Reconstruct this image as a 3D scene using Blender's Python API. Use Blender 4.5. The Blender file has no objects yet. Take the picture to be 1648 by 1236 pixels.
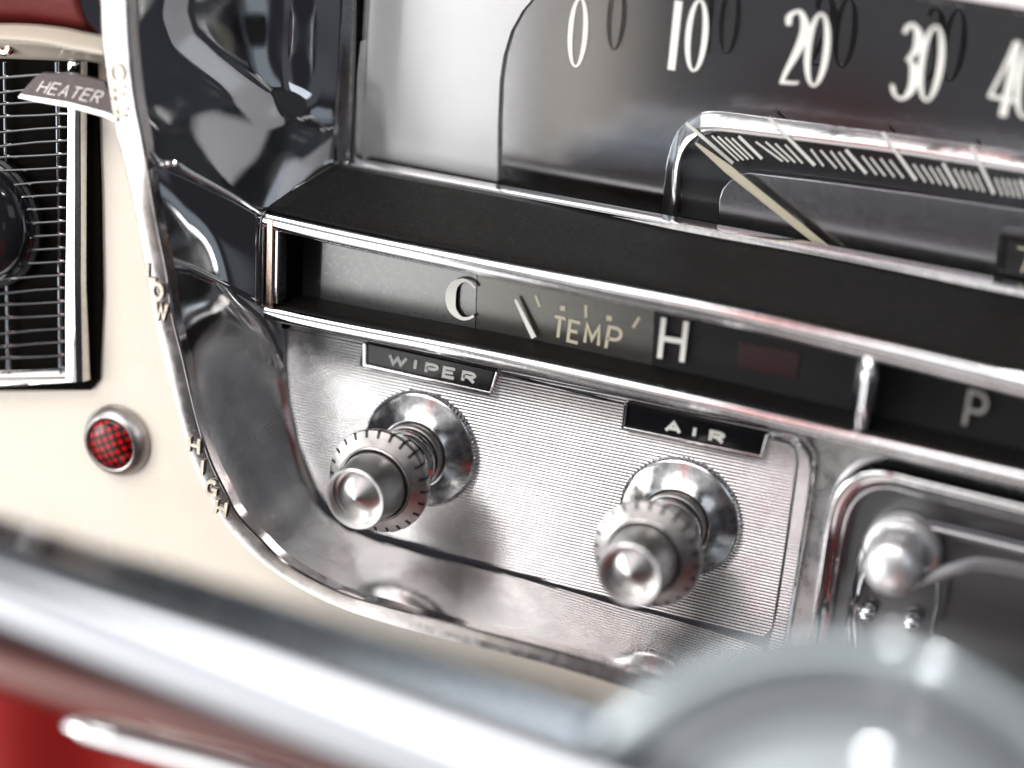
import bpy, math, random
from mathutils import Vector, Matrix
from mathutils.geometry import tessellate_polygon
random.seed(7)
S = 0.01                      # everything below is written in centimetres
sc = bpy.context.scene
COL = sc.collection

# ------------------------------------------------------------------ camera
F = 3300.0
Yc = Vector((1433, -1110, F)).normalized()
H_ = Vector((7324, 1693, -F)).normalized(); V_ = Vector((-1232, 11900, F)).normalized()
X1 = (H_ - Yc * H_.dot(Yc)).normalized()
Z2 = (-V_ + Yc * V_.dot(Yc)).normalized(); X2 = Yc.cross(Z2)
Xc = (X1 + X2).normalized(); Xc = (Xc - Yc * Xc.dot(Yc)).normalized(); Zc = Xc.cross(Yc)
def ray(u, v):
    r = Vector((u - 824, v - 618, F)); return Vector((r.dot(Xc), r.dot(Yc), r.dot(Zc)))
CAM = -ray(680, 720) * (54 / F)
def P(u, v, y=0.0):           # the point of the plane Y = y (cm) seen at a pixel of the photograph
    r = ray(u, v); return CAM + r * ((y - CAM.y) / r.y)
def D(u, v, d):               # the point d cm in front of the lens
    return CAM + ray(u, v) * (d / F)
cam_d = bpy.data.cameras.new('camera'); cam = bpy.data.objects.new('camera', cam_d); COL.objects.link(cam)
right = Vector((Xc.x, Yc.x, Zc.x)); down = Vector((Xc.y, Yc.y, Zc.y)); fwd = Vector((Xc.z, Yc.z, Zc.z))
m = Matrix(((right.x, -down.x, -fwd.x, CAM.x * S), (right.y, -down.y, -fwd.y, CAM.y * S), (right.z, -down.z, -fwd.z, CAM.z * S), (0, 0, 0, 1)))
cam.matrix_world = m
cam_d.sensor_width = 36; cam_d.lens = 36 * F / 1648
cam_d.clip_start = 0.02; cam_d.clip_end = 50
cam_d.dof.use_dof = True
cam_d.dof.focus_distance = (P(760, 560, -0.3) - CAM).dot(fwd) * S
cam_d.dof.aperture_fstop = 3.2
cam_d.dof.aperture_blades = 0
sc.camera = cam

# ------------------------------------------------------------------ surroundings of the car as light
w = bpy.data.worlds.new('World'); sc.world = w; w.use_nodes = True
nt = w.node_tree; nt.nodes.clear()
def N(t, **k):
    n = nt.nodes.new(t)
    for a, b in k.items(): setattr(n, a, b)
    return n
def math_(op, a, b=None, c=None):
    n = N('ShaderNodeMath', operation=op)
    for i, x in enumerate((a, b, c)):
        if x is None: continue
        if hasattr(x, 'links') or hasattr(x, 'is_linked'): nt.links.new(x, n.inputs[i])
        else: n.inputs[i].default_value = x
    return n.outputs[0]
tc = N('ShaderNodeTexCoord'); sep = N('ShaderNodeSeparateXYZ'); nt.links.new(tc.outputs['Generated'], sep.inputs[0])
gx, gy, gz = sep.outputs
AZ = math_('MULTIPLY', math_('ARCTAN2', gx, math_('MULTIPLY', gy, -1.0)), 57.29578)    # 0 = straight out of the panel, + = right
EL = math_('MULTIPLY', math_('ARCSINE', gz), 57.29578)
def ss(x, a, b):
    n = N('ShaderNodeMapRange', interpolation_type='SMOOTHSTEP')
    nt.links.new(x, n.inputs[0]); n.inputs[1].default_value = a; n.inputs[2].default_value = b
    return n.outputs[0]
acc = None
def box(a0, a1, e0, e1, col, st, soft=2.0):
    global acc
    s = soft / 2
    mks = [ss(AZ, a0 - s, a0 + s), ss(AZ, a1 + s, a1 - s), ss(EL, e0 - s, e0 + s), ss(EL, e1 + s, e1 - s)]
    p = math_('MULTIPLY', math_('MULTIPLY', mks[0], mks[1]), math_('MULTIPLY', mks[2], mks[3]))
    mx = N('ShaderNodeMix', data_type='RGBA', blend_type='MIX')
    nt.links.new(p, mx.inputs[0])
    if acc is None: mx.inputs[6].default_value = (.032, .032, .037, 1)
    else: nt.links.new(acc, mx.inputs[6])
    mx.inputs[7].default_value = (col[0] * st, col[1] * st, col[2] * st, 1)
    acc = mx.outputs[2]
W = (1, 1, 1); WARM = (1, .9, .78); COOL = (.8, .9, 1); RED = (.75, .06, .04)
box(-400, 400, 24, 95, (.9, .95, 1), .045, 10)            # roof
box(-110, 18, 18, 95, (.95, .97, 1), .6, 12)
box(-68, 14, 36, 58, W, 4.6, 5)                         # bright opening up and left
box(34, 58, 40, 52, COOL, .7, 5)
box(-17.0, -11.8, 24, 80, (.9, .09, .08), 1.25, 2)
box(-62, -22.2, -31, 12, W, 3.3, .5)                     # pale door card on the left
box(-62, -22.2, -46, -33, (1, .95, .92), 1.0, 2)
box(-20, 6, -62, -34, (1, .93, .92), 1.7, 4.0)           # added bright zones, low here and high next, for the ribs to reflect
box(-20, 10, 2, 20, (1, .97, .95), 1.3, 4.0)
box(-20.8, -18.2, -14.0, -8.0, WARM, 1.3, .8)
box(-17.5, -15.4, -17.5, -11.0, (.8, .7, .6), .22, 1.4)
box(-19, 10, -16.5, 0, (.96, .96, 1), .13, 5)
box(-14.5, -10.5, -16.0, -11.5, RED, .12, 3)
box(-125, -68, -20, 30, COOL, 1.5, 6)
box(-400, 400, -95, -64, (.42, .2, .17), .5, 8)
box(6, 30, -50, -25, RED, .5, 5)
box(44, 76, -14, 24, (.62, .66, .75), .16, 8)
box(84, 94, -20, 12, COOL, .35, 3)
box(120, 170, -30, 25, (.9, .85, .8), .2, 8)
bg = N('ShaderNodeBackground'); out = N('ShaderNodeOutputWorld')
nt.links.new(acc, bg.inputs[0]); bg.inputs[1].default_value = 1.0; nt.links.new(bg.outputs[0], out.inputs[0])
w.cycles.sampling_method = 'MANUAL'; w.cycles.sample_map_resolution = 1024

def area(name, loc, target, size, power, col=(1, 1, 1), shape='RECTANGLE', sy=None):
    l = bpy.data.lights.new(name, 'AREA'); l.energy = power; l.color = col; l.shape = shape; l.size = size * S
    if sy: l.size_y = sy * S
    o = bpy.data.objects.new(name, l); COL.objects.link(o)
    o.location = Vector(loc) * S
    o.rotation_euler = (Vector(target) - Vector(loc)).to_track_quat('-Z', 'Y').to_euler(); return o
area('window_light', (-35, -55, 62), (0, 0, 0), 46, 2.1, (1, .98, .95), sy=30)
area('left_fill_light', (-62, -46, 2), (2, 0, 4), 26, 2.3, (1, .98, .95), sy=30)  # unseen fill added at the left to brighten letters and front faces
area('fill_light', (60, -60, 30), (4, 0, 0), 30, .35, (.85, .92, 1), sy=30)
area('button_glint_lamp', (14, 5, 58), (15, -18, 5), 2.6, .5, (1, .98, .95), shape='DISK')  # unseen lamp added for a glint on the horn button
area('ring_glint_lamp', (23.9, -41.3, 54.1), (16, -16, 5), 2.0, .3, (1, .98, .95), shape='DISK')  # unseen lamp added to put a highlight on the horn ring

vs = sc.view_settings; vs.view_transform = 'Standard'; vs.look = 'None'; vs.gamma = 1; vs.exposure = 0; vs.use_curve_mapping = False
sc.render.engine = 'CYCLES'; sc.cycles.use_denoising = True
sc.cycles.max_bounces = 10; sc.cycles.glossy_bounces = 7; sc.cycles.transparent_max_bounces = 12
sc.cycles.sample_clamp_indirect = 12; sc.cycles.caustics_reflective = False; sc.cycles.caustics_refractive = False

# ------------------------------------------------------------------ materials
def mat(name, base, metal=0.0, rough=0.4, rn=0.0, rs=300, bump=0.0, bs=2000, bstr=(1, 1, 1), coat=0.0, cn=0.0, cs=200, col2=None, spec=.5, rstr=(1, 1, 1), aniso=0.0, dirt=None, extra=None):
    mt = bpy.data.materials.new(name); mt.use_nodes = True; t = mt.node_tree; b = t.nodes['Principled BSDF']
    b.inputs['Base Color'].default_value = (*base, 1); b.inputs['Metallic'].default_value = metal; b.inputs['Roughness'].default_value = rough
    b.inputs['Coat Weight'].default_value = coat; b.inputs['Coat Roughness'].default_value = .03; b.inputs['Specular IOR Level'].default_value = spec
    c = t.nodes.new('ShaderNodeTexCoord')
    def noise(scale, stretch, detail=4, ro=.6):
        mp = t.nodes.new('ShaderNodeMapping'); mp.inputs['Scale'].default_value = stretch
        t.links.new(c.outputs['Object'], mp.inputs[0]); n = t.nodes.new('ShaderNodeTexNoise')
        n.inputs['Scale'].default_value = scale; n.inputs['Detail'].default_value = detail; n.inputs['Roughness'].default_value = ro
        t.links.new(mp.outputs[0], n.inputs['Vector']); return n.outputs['Fac']
    def mr(x, a, b_, c_, d_):
        n = t.nodes.new('ShaderNodeMapRange'); t.links.new(x, n.inputs[0])
        for i, q in enumerate((a, b_, c_, d_)): n.inputs[i + 1].default_value = q
        return n.outputs[0]
    if rn: t.links.new(mr(noise(rs, rstr), .35, .7, max(.02, rough - rn), rough + rn), b.inputs['Roughness'])
    if bump:
        bn = t.nodes.new('ShaderNodeBump'); bn.inputs['Strength'].default_value = bump; bn.inputs['Distance'].default_value = .0002
        t.links.new(noise(bs, bstr, 5), bn.inputs['Height']); t.links.new(bn.outputs[0], b.inputs['Normal'])
    if col2:
        mx = t.nodes.new('ShaderNodeMix'); mx.data_type = 'RGBA'
        t.links.new(mr(noise(cs, (1, 1, 1), 6, .7), .5 - cn, .5 + cn, 0, 1), mx.inputs[0])
        mx.inputs[6].default_value = (*base, 1); mx.inputs[7].default_value = (*col2, 1); t.links.new(mx.outputs[2], b.inputs['Base Color'])
    if extra: extra(t, b, c, noise, mr)
    return mt
CHROME = mat('polished_chrome', (.80, .80, .81), 1, .055, .03, 250, .05, 900, col2=(.70, .69, .69), cn=.1, cs=500)
CHROME_OLD = mat('worn_chrome', (.76, .75, .75), 1, .08, .02, 200, .015, 1000, col2=(.67, .66, .655), cn=.16, cs=120)
CHROME_RIM = mat('pitted_chrome', (.70, .66, .65), 1, .13, .03, 300, .004, 1500, col2=(.60, .56, .55), cn=.10, cs=200)
CHROME_SMOOTH = mat('smooth_dark_chrome', (.58, .58, .60), 1, .05, .03, 200, .015, 300)
SATIN = mat('satin_steel', (.46, .44, .43), 1, .34, .06, 600, .12, 1500, (1, 12, 1))
ALU = mat('turned_aluminium', (.66, .65, .65), 1, .2, .06, 500, .05, 1500, col2=(.50, .49, .49), cn=.12, cs=400)
def ribs(t, b, c, noise, mr):
    sp = t.nodes.new('ShaderNodeSeparateXYZ'); t.links.new(c.outputs['Object'], sp.inputs[0])
    a = t.nodes.new('ShaderNodeMath'); a.operation = 'MULTIPLY'; a.inputs[1].default_value = 2 * math.pi / .00088; t.links.new(sp.outputs[2], a.inputs[0])
    s = t.nodes.new('ShaderNodeMath'); s.operation = 'SINE'; t.links.new(a.outputs[0], s.inputs[0])
    h = t.nodes.new('ShaderNodeMath'); h.operation = 'MULTIPLY_ADD'; h.inputs[1].default_value = .5; h.inputs[2].default_value = .5; t.links.new(s.outputs[0], h.inputs[0])
    p = t.nodes.new('ShaderNodeMath'); p.operation = 'POWER'; p.inputs[1].default_value = .6; t.links.new(h.outputs[0], p.inputs[0])
    bn = t.nodes.new('ShaderNodeBump'); bn.inputs['Strength'].default_value = 1.0; bn.inputs['Distance'].default_value = .00022
    t.links.new(p.outputs[0], bn.inputs['Height']); t.links.new(bn.outputs[0], b.inputs['Normal'])
    mx = t.nodes.new('ShaderNodeMix'); mx.data_type = 'RGBA'; mx.inputs[6].default_value = (.20, .19, .20, 1)   # grooves coloured darker than the ridges
    k = mr(noise(150, (1, 1, 1), 5), .3, .7, .70, .82); cc = t.nodes.new('ShaderNodeCombineColor')
    for i in range(3): t.links.new(k, cc.inputs[i])
    t.links.new(cc.outputs[0], mx.inputs[7]); t.links.new(mr(p.outputs[0], .15, .62, 0, 1), mx.inputs[0]); t.links.new(mx.outputs[2], b.inputs['Base Color'])
RIBBED = mat('ribbed_aluminium', (.8, .8, .8), 1, .21, .06, 90, extra=ribs)
DIAL = mat('brushed_dark_dial', (.44, .44, .46), 1, .09, .01, 900, .004, 1500, (1, 1, 14))
DIAL_T = mat('grey_gauge_face', (.19, .185, .17), .85, .24, .03, 900, .012, 1500, (1, 1, 10))
DIAL_B = mat('black_gauge_band', (.06, .06, .063), .6, .16, .03, 900, .0, 2000)
PLATE_D = mat('brushed_grey_plate', (.42, .42, .44), 1, .22, .04, 900, .04, 1200, (1, 1, 20))
def specks(t, b, c, noise, mr):
    n = t.nodes.new('ShaderNodeTexVoronoi'); n.inputs['Scale'].default_value = 1300; t.links.new(c.outputs['Object'], n.inputs['Vector'])
    mx = t.nodes.new('ShaderNodeMix'); mx.data_type = 'RGBA'; mx.inputs[6].default_value = (.10, .095, .085, 1); mx.inputs[7].default_value = (.008, .0075, .007, 1)
    t.links.new(mr(n.outputs['Distance'], .10, .17, 0, 1), mx.inputs[0]); t.links.new(mx.outputs[2], b.inputs['Base Color'])
BLACK = mat('dusty_black_crackle_paint', (.008, .008, .007), 0, .60, .02, 300, .06, 7000, spec=.12, extra=specks)
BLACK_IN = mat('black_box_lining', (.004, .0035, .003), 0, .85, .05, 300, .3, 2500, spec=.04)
GLOSS_BLACK = mat('gloss_black_plastic', (.008, .008, .009), 0, .10, .04, 400, spec=.35)
WHITE = mat('white_dial_paint', (.88, .87, .82), 0, .45)
BEIGE = mat('aged_ivory_paint', (.66, .60, .45), 0, .45)
CREAM = mat('cream_car_paint', (.68, .61, .51), 0, .26, .06, 60, .05, 350, coat=.6, col2=(.65, .58, .48), cn=.2, cs=40)
REDL = mat('red_leather', (.13, .006, .006), 0, .5, .1, 200, .7, 1300)
REDC = mat('red_upholstery', (.33, .004, .002), 0, .7, .1, 60, .4, 500)
def lensx(t, b, c, noise, mr):
    ch = t.nodes.new('ShaderNodeTexVoronoi'); ch.inputs['Scale'].default_value = 480; ch.inputs['Randomness'].default_value = .12
    mp = t.nodes.new('ShaderNodeMapping'); mp.inputs['Scale'].default_value = (1, .001, 1); mp.inputs['Rotation'].default_value = (0, .5, 0)
    t.links.new(c.outputs['Object'], mp.inputs[0]); t.links.new(mp.outputs[0], ch.inputs['Vector'])
    mx = t.nodes.new('ShaderNodeMix'); mx.data_type = 'RGBA'; mx.inputs[6].default_value = (.42, .001, .003, 1); mx.inputs[7].default_value = (.012, 0, 0, 1)
    t.links.new(mr(ch.outputs['Distance'], .24, .46, 0, 1), mx.inputs[0]); t.links.new(mx.outputs[2], b.inputs['Base Color'])
LENS = mat('faceted_red_lens', (.5, 0, 0), 0, .3, spec=.2, coat=.25, extra=lensx)
WARN = mat('dull_red_warning_window', (.032, .010, .010), 0, .3)
COPPER = mat('copper_tinted_chrome', (.62, .46, .38), 1, .2, .08, 400)
RUBBER_GAPS = mat('black_rubber_and_gaps', (.012, .012, .012), 0, .5)
SPUN = mat('spun_steel', (.64, .63, .62), 1, .31, .02, 300, .0, 1500)
LETTERM = mat('worn_cast_letters', (.62, .57, .48), .55, .32, .1, 900, .3, 2500, col2=(.42, .37, .30), cn=.1, cs=900)
P_GREY = mat('grey_letter_paint', (.40, .39, .36), 0, .5)
SPHERE = mat('dark_glossy_vent', (.02, .02, .024), .3, .12, .06, 300)
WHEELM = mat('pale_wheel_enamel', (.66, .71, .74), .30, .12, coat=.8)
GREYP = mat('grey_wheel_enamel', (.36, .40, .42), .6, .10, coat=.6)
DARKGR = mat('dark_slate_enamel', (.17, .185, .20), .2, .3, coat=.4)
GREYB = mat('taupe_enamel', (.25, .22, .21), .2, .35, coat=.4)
def glass_mat(name, tint=(1, 1, 1), rough=.02, ior=1.45):
    mt = bpy.data.materials.new(name); mt.use_nodes = True; t = mt.node_tree; t.nodes.clear()
    o = t.nodes.new('ShaderNodeOutputMaterial'); a = t.nodes.new('ShaderNodeBsdfTransparent'); g = t.nodes.new('ShaderNodeBsdfGlossy')
    a.inputs[0].default_value = (*tint, 1); g.inputs['Roughness'].default_value = rough
    f = t.nodes.new('ShaderNodeLayerWeight'); f.inputs[0].default_value = .5; x = t.nodes.new('ShaderNodeMixShader')
    q = t.nodes.new('ShaderNodeMath'); q.operation = 'POWER'; q.inputs[1].default_value = 5; t.links.new(f.outputs['Facing'], q.inputs[0])
    q2 = t.nodes.new('ShaderNodeMath'); q2.operation = 'MULTIPLY_ADD'; q2.inputs[1].default_value = .96; q2.inputs[2].default_value = .035; t.links.new(q.outputs[0], q2.inputs[0])
    t.links.new(q2.outputs[0], x.inputs[0]); t.links.new(a.outputs[0], x.inputs[1]); t.links.new(g.outputs[0], x.inputs[2]); t.links.new(x.outputs[0], o.inputs[0])
    return mt
GLASS = glass_mat('instrument_glass', (.97, .97, .97))

# ------------------------------------------------------------------ builders
def thing(name, label, cat, loc=None, group=None):
    o = bpy.data.objects.new(name, None); COL.objects.link(o); o.empty_display_size = .01
    o.location = (loc or Vector((0, 0, 0))) * S
    tag(o, label, cat, group); return o
def tag(o, label, cat, group=None):
    o['label'] = label; o['category'] = cat
    if group: o['group'] = group
def world_loc(o):
    v = Vector((0, 0, 0))
    while o: v += o.location; o = o.parent
    return v
def obj(name, verts, faces, mt, parent=None, smooth=True, bevel=0, solid=0, sharp=35, off=-1):
    me = bpy.data.meshes.new(name)
    base = world_loc(parent) if parent else Vector((0, 0, 0))
    me.from_pydata([tuple(Vector(v) * S - base) for v in verts], [], faces); me.update()
    o = bpy.data.objects.new(name, me); COL.objects.link(o); o.parent = parent
    me.materials.append(mt)
    if smooth:
        for p in me.polygons: p.use_smooth = True
    if solid:
        md = o.modifiers.new('s', 'SOLIDIFY'); md.thickness = solid * S; md.offset = off
    if bevel:
        md = o.modifiers.new('b', 'BEVEL'); md.width = bevel * S; md.segments = 3; md.limit_method = 'ANGLE'; md.angle_limit = math.radians(40)
        md.harden_normals = True
    elif smooth and sharp:
        me.set_sharp_from_angle(angle=math.radians(sharp))
    return o
def ori(t, pts, d):                    # wind a cap so that it faces away from the sweep
    a, b, c_ = (Vector(pts[i]) for i in t[:3])
    return t if (b - a).cross(c_ - a).dot(d) < 0 else tuple(reversed(t))
class MB:
    def __init__(s): s.v = []; s.f = []
    def add(s, vs, fs):
        k = len(s.v); s.v += [Vector(a) for a in vs]; s.f += [tuple(i + k for i in f) for f in fs]; return s
    def build(s, name, mt, parent=None, **k): return obj(name, s.v, s.f, mt, parent, **k)
    def prism(s, pts, d):              # polygon (3D) swept by d
        n = len(pts); pts = [Vector(p) for p in pts]; d = Vector(d)
        nn = Vector((0, 0, 0))
        for i in range(n): nn += pts[i].cross(pts[(i + 1) % n])
        if nn.dot(d) > 0: pts = pts[::-1]
        cap = [tuple(t) for t in tessellate_polygon([pts])] if n > 4 else [tuple(range(n))]
        return s.add(pts + [p + d for p in pts], [ori(t, pts, d) for t in cap] + [tuple(i + n for i in reversed(ori(t, pts, d))) for t in cap] + [((i + 1) % n, i, i + n, (i + 1) % n + n) for i in range(n)])
    def tube(s, path, r, n=12, closed=False, rs=None, sx=1.0, up=None):
        L = len(path); rings = []; pn = None
        for i, p in enumerate(path):
            a = path[(i - 1) % L] if (closed or i > 0) else p; b = path[(i + 1) % L] if (closed or i < L - 1) else p
            t = (Vector(b) - Vector(a)).normalized()
            ref = Vector(up) if up else (pn if pn else (Vector((0, 0, 1)) if abs(t.z) < .9 else Vector((1, 0, 0))))
            q = (ref - t * ref.dot(t)).normalized(); pn = q; q2 = t.cross(q); rr = rs[i] if rs else r
            rings.append([Vector(p) + (q * math.cos(k * 2 * math.pi / n) + q2 * math.sin(k * 2 * math.pi / n) * sx) * rr for k in range(n)])
        vs = [v for R in rings for v in R]; fs = []
        for i in range(L if closed else L - 1):
            j = (i + 1) % L
            for k in range(n): fs.append((i * n + k, i * n + (k + 1) % n, j * n + (k + 1) % n, j * n + k))
        if not closed: fs += [tuple(range(n - 1, -1, -1)), tuple((L - 1) * n + k for k in range(n))]
        return s.add(vs, fs)
def cr(pts, sub):                      # Catmull-Rom
    if sub <= 1: return [Vector(p) for p in pts]
    o = []; n = len(pts); pts = [Vector(p) for p in pts]
    for i in range(n - 1):
        p0 = pts[i - 1] if i else pts[0] * 2 - pts[1]; p1 = pts[i]; p2 = pts[i + 1]; p3 = pts[i + 2] if i + 2 < n else p2 * 2 - p1
        for k in range(sub):
            t = k / sub; o.append(.5 * ((2 * p1) + (p2 - p0) * t + (2 * p0 - 5 * p1 + 4 * p2 - p3) * t * t + (3 * p1 - p0 - 3 * p2 + p3) * t ** 3))
    o.append(pts[-1]); return o
def grid(rows, su, sv, fn=None):
    rows = [cr(r, su) for r in rows]
    cols = [cr([r[i] for r in rows], sv) for i in range(len(rows[0]))]
    a, b = len(cols), len(cols[0]); vs = [v for c in cols for v in c]
    if fn: vs = [fn(v) for v in vs]
    return vs, [(i * b + j, i * b + j + 1, (i + 1) * b + j + 1, (i + 1) * b + j) for i in range(a - 1) for j in range(b - 1)]
def lathe(c, prof, seg=96, axis=Vector((0, -1, 0)), rad=None, cap=True):
    """profile (r, h) revolved about axis through c; rad(k, i, r) may change the radius"""
    axis = axis.normalized(); q = axis.orthogonal().normalized()
    if abs(axis.y) > .99: q = Vector((1, 0, 0))
    q2 = axis.cross(q); vs = []; fs = []
    for i, (r, h) in enumerate(prof):
        for k in range(seg):
            a = 2 * math.pi * k / seg; rr = rad(k, i, r) if rad else r
            vs.append(c + axis * h + (q * math.cos(a) + q2 * math.sin(a)) * rr)
    for i in range(len(prof) - 1):
        for k in range(seg):
            k2 = (k + 1) % seg; fs.append((i * seg + k, i * seg + k2, (i + 1) * seg + k2, (i + 1) * seg + k))
    if cap: fs.append(tuple((len(prof) - 1) * seg + k for k in range(seg)))
    return vs, fs
def pp(L, y): return [P(a, b, y) for a, b in L]
def poly(name, px, y, th, mt, parent, bevel=0, **k):   # flat plate traced at its own depth, th thick away from the viewer
    return MB().prism(pp(px, y), (0, th, 0)).build(name, mt, parent, smooth=bool(bevel), bevel=bevel, **k)

# stroke lettering --------------------------------------------------------
def arc(cx, cy, rx, ry, a0, a1, n=14): return [(cx + rx * math.cos(math.radians(a0 + (a1 - a0) * i / n)), cy + ry * math.sin(math.radians(a0 + (a1 - a0) * i / n))) for i in range(n + 1)]
GL = {
 'A': [[(0, 0), (.5, 1), (1, 0)], [(.2, .33), (.8, .33)]],
 'C': [arc(.62, .5, .62, .5, 52, 308)],
 'E': [[(1, 1), (0, 1), (0, 0), (1, 0)], [(0, .52), (.85, .52)]],
 'F': [[(1, 1), (0, 1), (0, 0)], [(0, .52), (.85, .52)]],
 'G': [arc(.55, .5, .55, .5, 50, 300) + [(1, .12), (1, .45), (.6, .45)]],
 'H': [[(0, 0), (0, 1)], [(1, 0), (1, 1)], [(0, .5), (1, .5)]],
 'I': [[(.5, 0), (.5, 1)]],
 'L': [[(0, 1), (0, 0), (1, 0)]],
 'M': [[(0, 0), (0.06, 1), (.5, .25), (.94, 1), (1, 0)]],
 'O': [arc(.5, .5, .5, .5, 90, 450, 22)],
 'P': [[(0, 0), (0, 1), (.55, 1)] + arc(.55, .73, .45, .27, 90, -90, 8)[1:] + [(0, .46)]],
 'R': [[(0, 0), (0, 1), (.55, 1)] + arc(.55, .75, .45, .25, 90, -90, 8)[1:] + [(0, .5)], [(.5, .48), (1, 0)]],
 'T': [[(0, 1), (1, 1)], [(.5, 1), (.5, 0)]],
 'W': [[(0, 1), (.27, 0), (.5, .8), (.73, 0), (1, 1)]],
 '7': [[(0, 1), (1, 1), (.4, 0)]],
}
def strokes(mb, lines, o, ex, ez, w_, h_, wt, th, n=Vector((0, -1, 0))):
    """ribbons of width wt, th thick towards n, for letter lines in a w_ x h_ box whose lower left corner is o"""
    for si, ln in enumerate(lines):
        q = [Vector((a * w_, b * h_)) for a, b in ln]; L = []; Rr = []
        closed = (q[0] - q[-1]).length < 1e-4
        for i in range(len(q)):
            a = q[i - 1] if i else (q[-2] if closed else None); b = q[i + 1] if i + 1 < len(q) else (q[1] if closed else None)
            d1 = (q[i] - a).normalized() if a is not None else None; d2 = (b - q[i]).normalized() if b is not None else None
            if d1 is None: d1 = d2
            if d2 is None: d2 = d1
            n1 = Vector((-d1.y, d1.x)); n2 = Vector((-d2.y, d2.x)); mm = (n1 + n2)
            mm = mm.normalized() if mm.length > 1e-5 else n1
            k = wt / 2 / max(.42, mm.dot(n1)); L.append(q[i] + mm * k); Rr.append(q[i] - mm * k)
        e = .0015 * si
        to = lambda p, z: o + ex * p.x + ez * p.y + n * (z + e)
        vs = [to(p, th) for p in L] + [to(p, th) for p in Rr] + [to(p, 0) for p in L] + [to(p, 0) for p in Rr]; m_ = len(q); fs = []
        for i in range(m_ - 1):
            fs += [(i, m_ + i, m_ + i + 1, i + 1), (i + 1, 2 * m_ + i + 1, 2 * m_ + i, i), (m_ + i, 3 * m_ + i, 3 * m_ + i + 1, m_ + i + 1)]
        fs += [(0, 2 * m_, 3 * m_, m_), (m_ - 1, 2 * m_ - 1, 4 * m_ - 1, 3 * m_ - 1)]
        mb.add(vs, fs)
def letter_px(mb, ch, bl, br, tl, y, wt, th=.03, lines=None):
    """letter whose box has its bottom left, bottom right, top left corners at these pixels of the plane y"""
    a, b, c = P(*bl, y), P(*br, y), P(*tl, y)
    strokes(mb, lines or GL[ch], a, (b - a).normalized(), (c - a).normalized(), (b - a).length, (c - a).length, wt, th)
def ring(mb, co, rxo, rzo, rxi, rzi, th, n=48):        # a fat-sided zero: outer and inner ellipse
    vs = []; fs = []
    for k in range(n):
        a = 2 * math.pi * k / n; c, s = math.cos(a), math.sin(a)
        vs += [co + Vector((rxo * c, -th, rzo * s)), co + Vector((rxi * c, -th, rzi * s)), co + Vector((rxo * c, 0, rzo * s)), co + Vector((rxi * c, 0, rzi * s))]
    for k in range(n):
        j = (k + 1) % n; K, J = 4 * k, 4 * j
        fs += [(K, J, J + 1, K + 1), (K + 2, J + 2, J, K), (K + 1, J + 1, J + 3, K + 3)]
    mb.add(vs, fs)
def fat(mb, o, w_, h_, cen, wid, th):                  # one stroke of changing width; cen, wid in box units
    L, Rr = [], []; pts = [Vector((a * w_, 0, b * h_)) for a, b in cen]; pts = cr(pts, 5); ws = [x.x for x in cr([Vector((q, 0, 0)) for q in wid], 5)]
    for i, p in enumerate(pts):
        d = (pts[min(i + 1, len(pts) - 1)] - pts[max(i - 1, 0)]).normalized(); n = Vector((-d.z, 0, d.x)); L.append(p + n * ws[i] * w_ / 2); Rr.append(p - n * ws[i] * w_ / 2)
    m_ = len(pts); y = Vector((0, -th, 0)); vs = [o + p + y for p in L] + [o + p + y for p in Rr] + [o + p for p in L] + [o + p for p in Rr]; fs = []
    for i in range(m_ - 1): fs += [(i, m_ + i, m_ + i + 1, i + 1), (i + 1, 2 * m_ + i + 1, 2 * m_ + i, i), (m_ + i, 3 * m_ + i, 3 * m_ + i + 1, m_ + i + 1)]
    fs += [(0, 2 * m_, 3 * m_, m_), (m_ - 1, 2 * m_ - 1, 4 * m_ - 1, 3 * m_ - 1)]
    mb.add(vs, fs)

# ================================================================== the dashboard around the cluster
YC = -2.6
RO = [(152, -150), (157, -60), (160, 0), (164, 73), (175, 156), (186, 211), (204, 284), (219, 357), (236, 450), (246, 510), (262, 582), (288, 677), (309, 749), (338, 804), (364, 848), (400, 888), (437, 919), (491, 953), (546, 979), (600, 998), (700, 1027), (800, 1050), (900, 1076), (1000, 1106), (1100, 1138), (1250, 1185), (1450, 1250), (1700, 1320)]
RI = [(200, -150), (203, -60), (207, 0), (211, 73), (220, 156), (233, 226), (242, 284), (254, 357), (271, 440), (279, 505), (297, 578), (319, 674), (340, 740), (362, 786), (384, 828), (419, 866), (455, 901), (510, 934), (560, 957), (610, 972), (708, 998), (806, 1023), (905, 1049), (1005, 1078), (1105, 1110), (1255, 1157), (1455, 1222), (1700, 1290)]
cream_in = [P(u, v, -4.0) + Vector((.05, -4.0 * 0 + 0, 0)) for u, v in RO]
for p in cream_in: p.y = YC
def off(p, k):
    return p
dash = thing('dashboard', 'cream painted dashboard panel left of and below the chrome instrument cluster', 'dashboard', P(100, 800, YC))
outer = []
n_ = len(cream_in)
for i, p in enumerate(cream_in):
    t = (cream_in[min(i + 1, n_ - 1)] - cream_in[max(i - 1, 0)]).normalized()
    nv = Vector((t.z, 0, -t.x)); nv = -nv if nv.x > .2 or nv.z > .2 else nv
    outer.append(nv)
rows = []
for k, dist in enumerate((0, .35, 1.2, 4, 9, 16)):
    r = []
    for i, p in enumerate(cream_in):
        q = p + outer[i] * dist
        if k == 0: q = q + Vector((0, .25, 0))
        r.append(q)
    rows.append(r)
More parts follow.
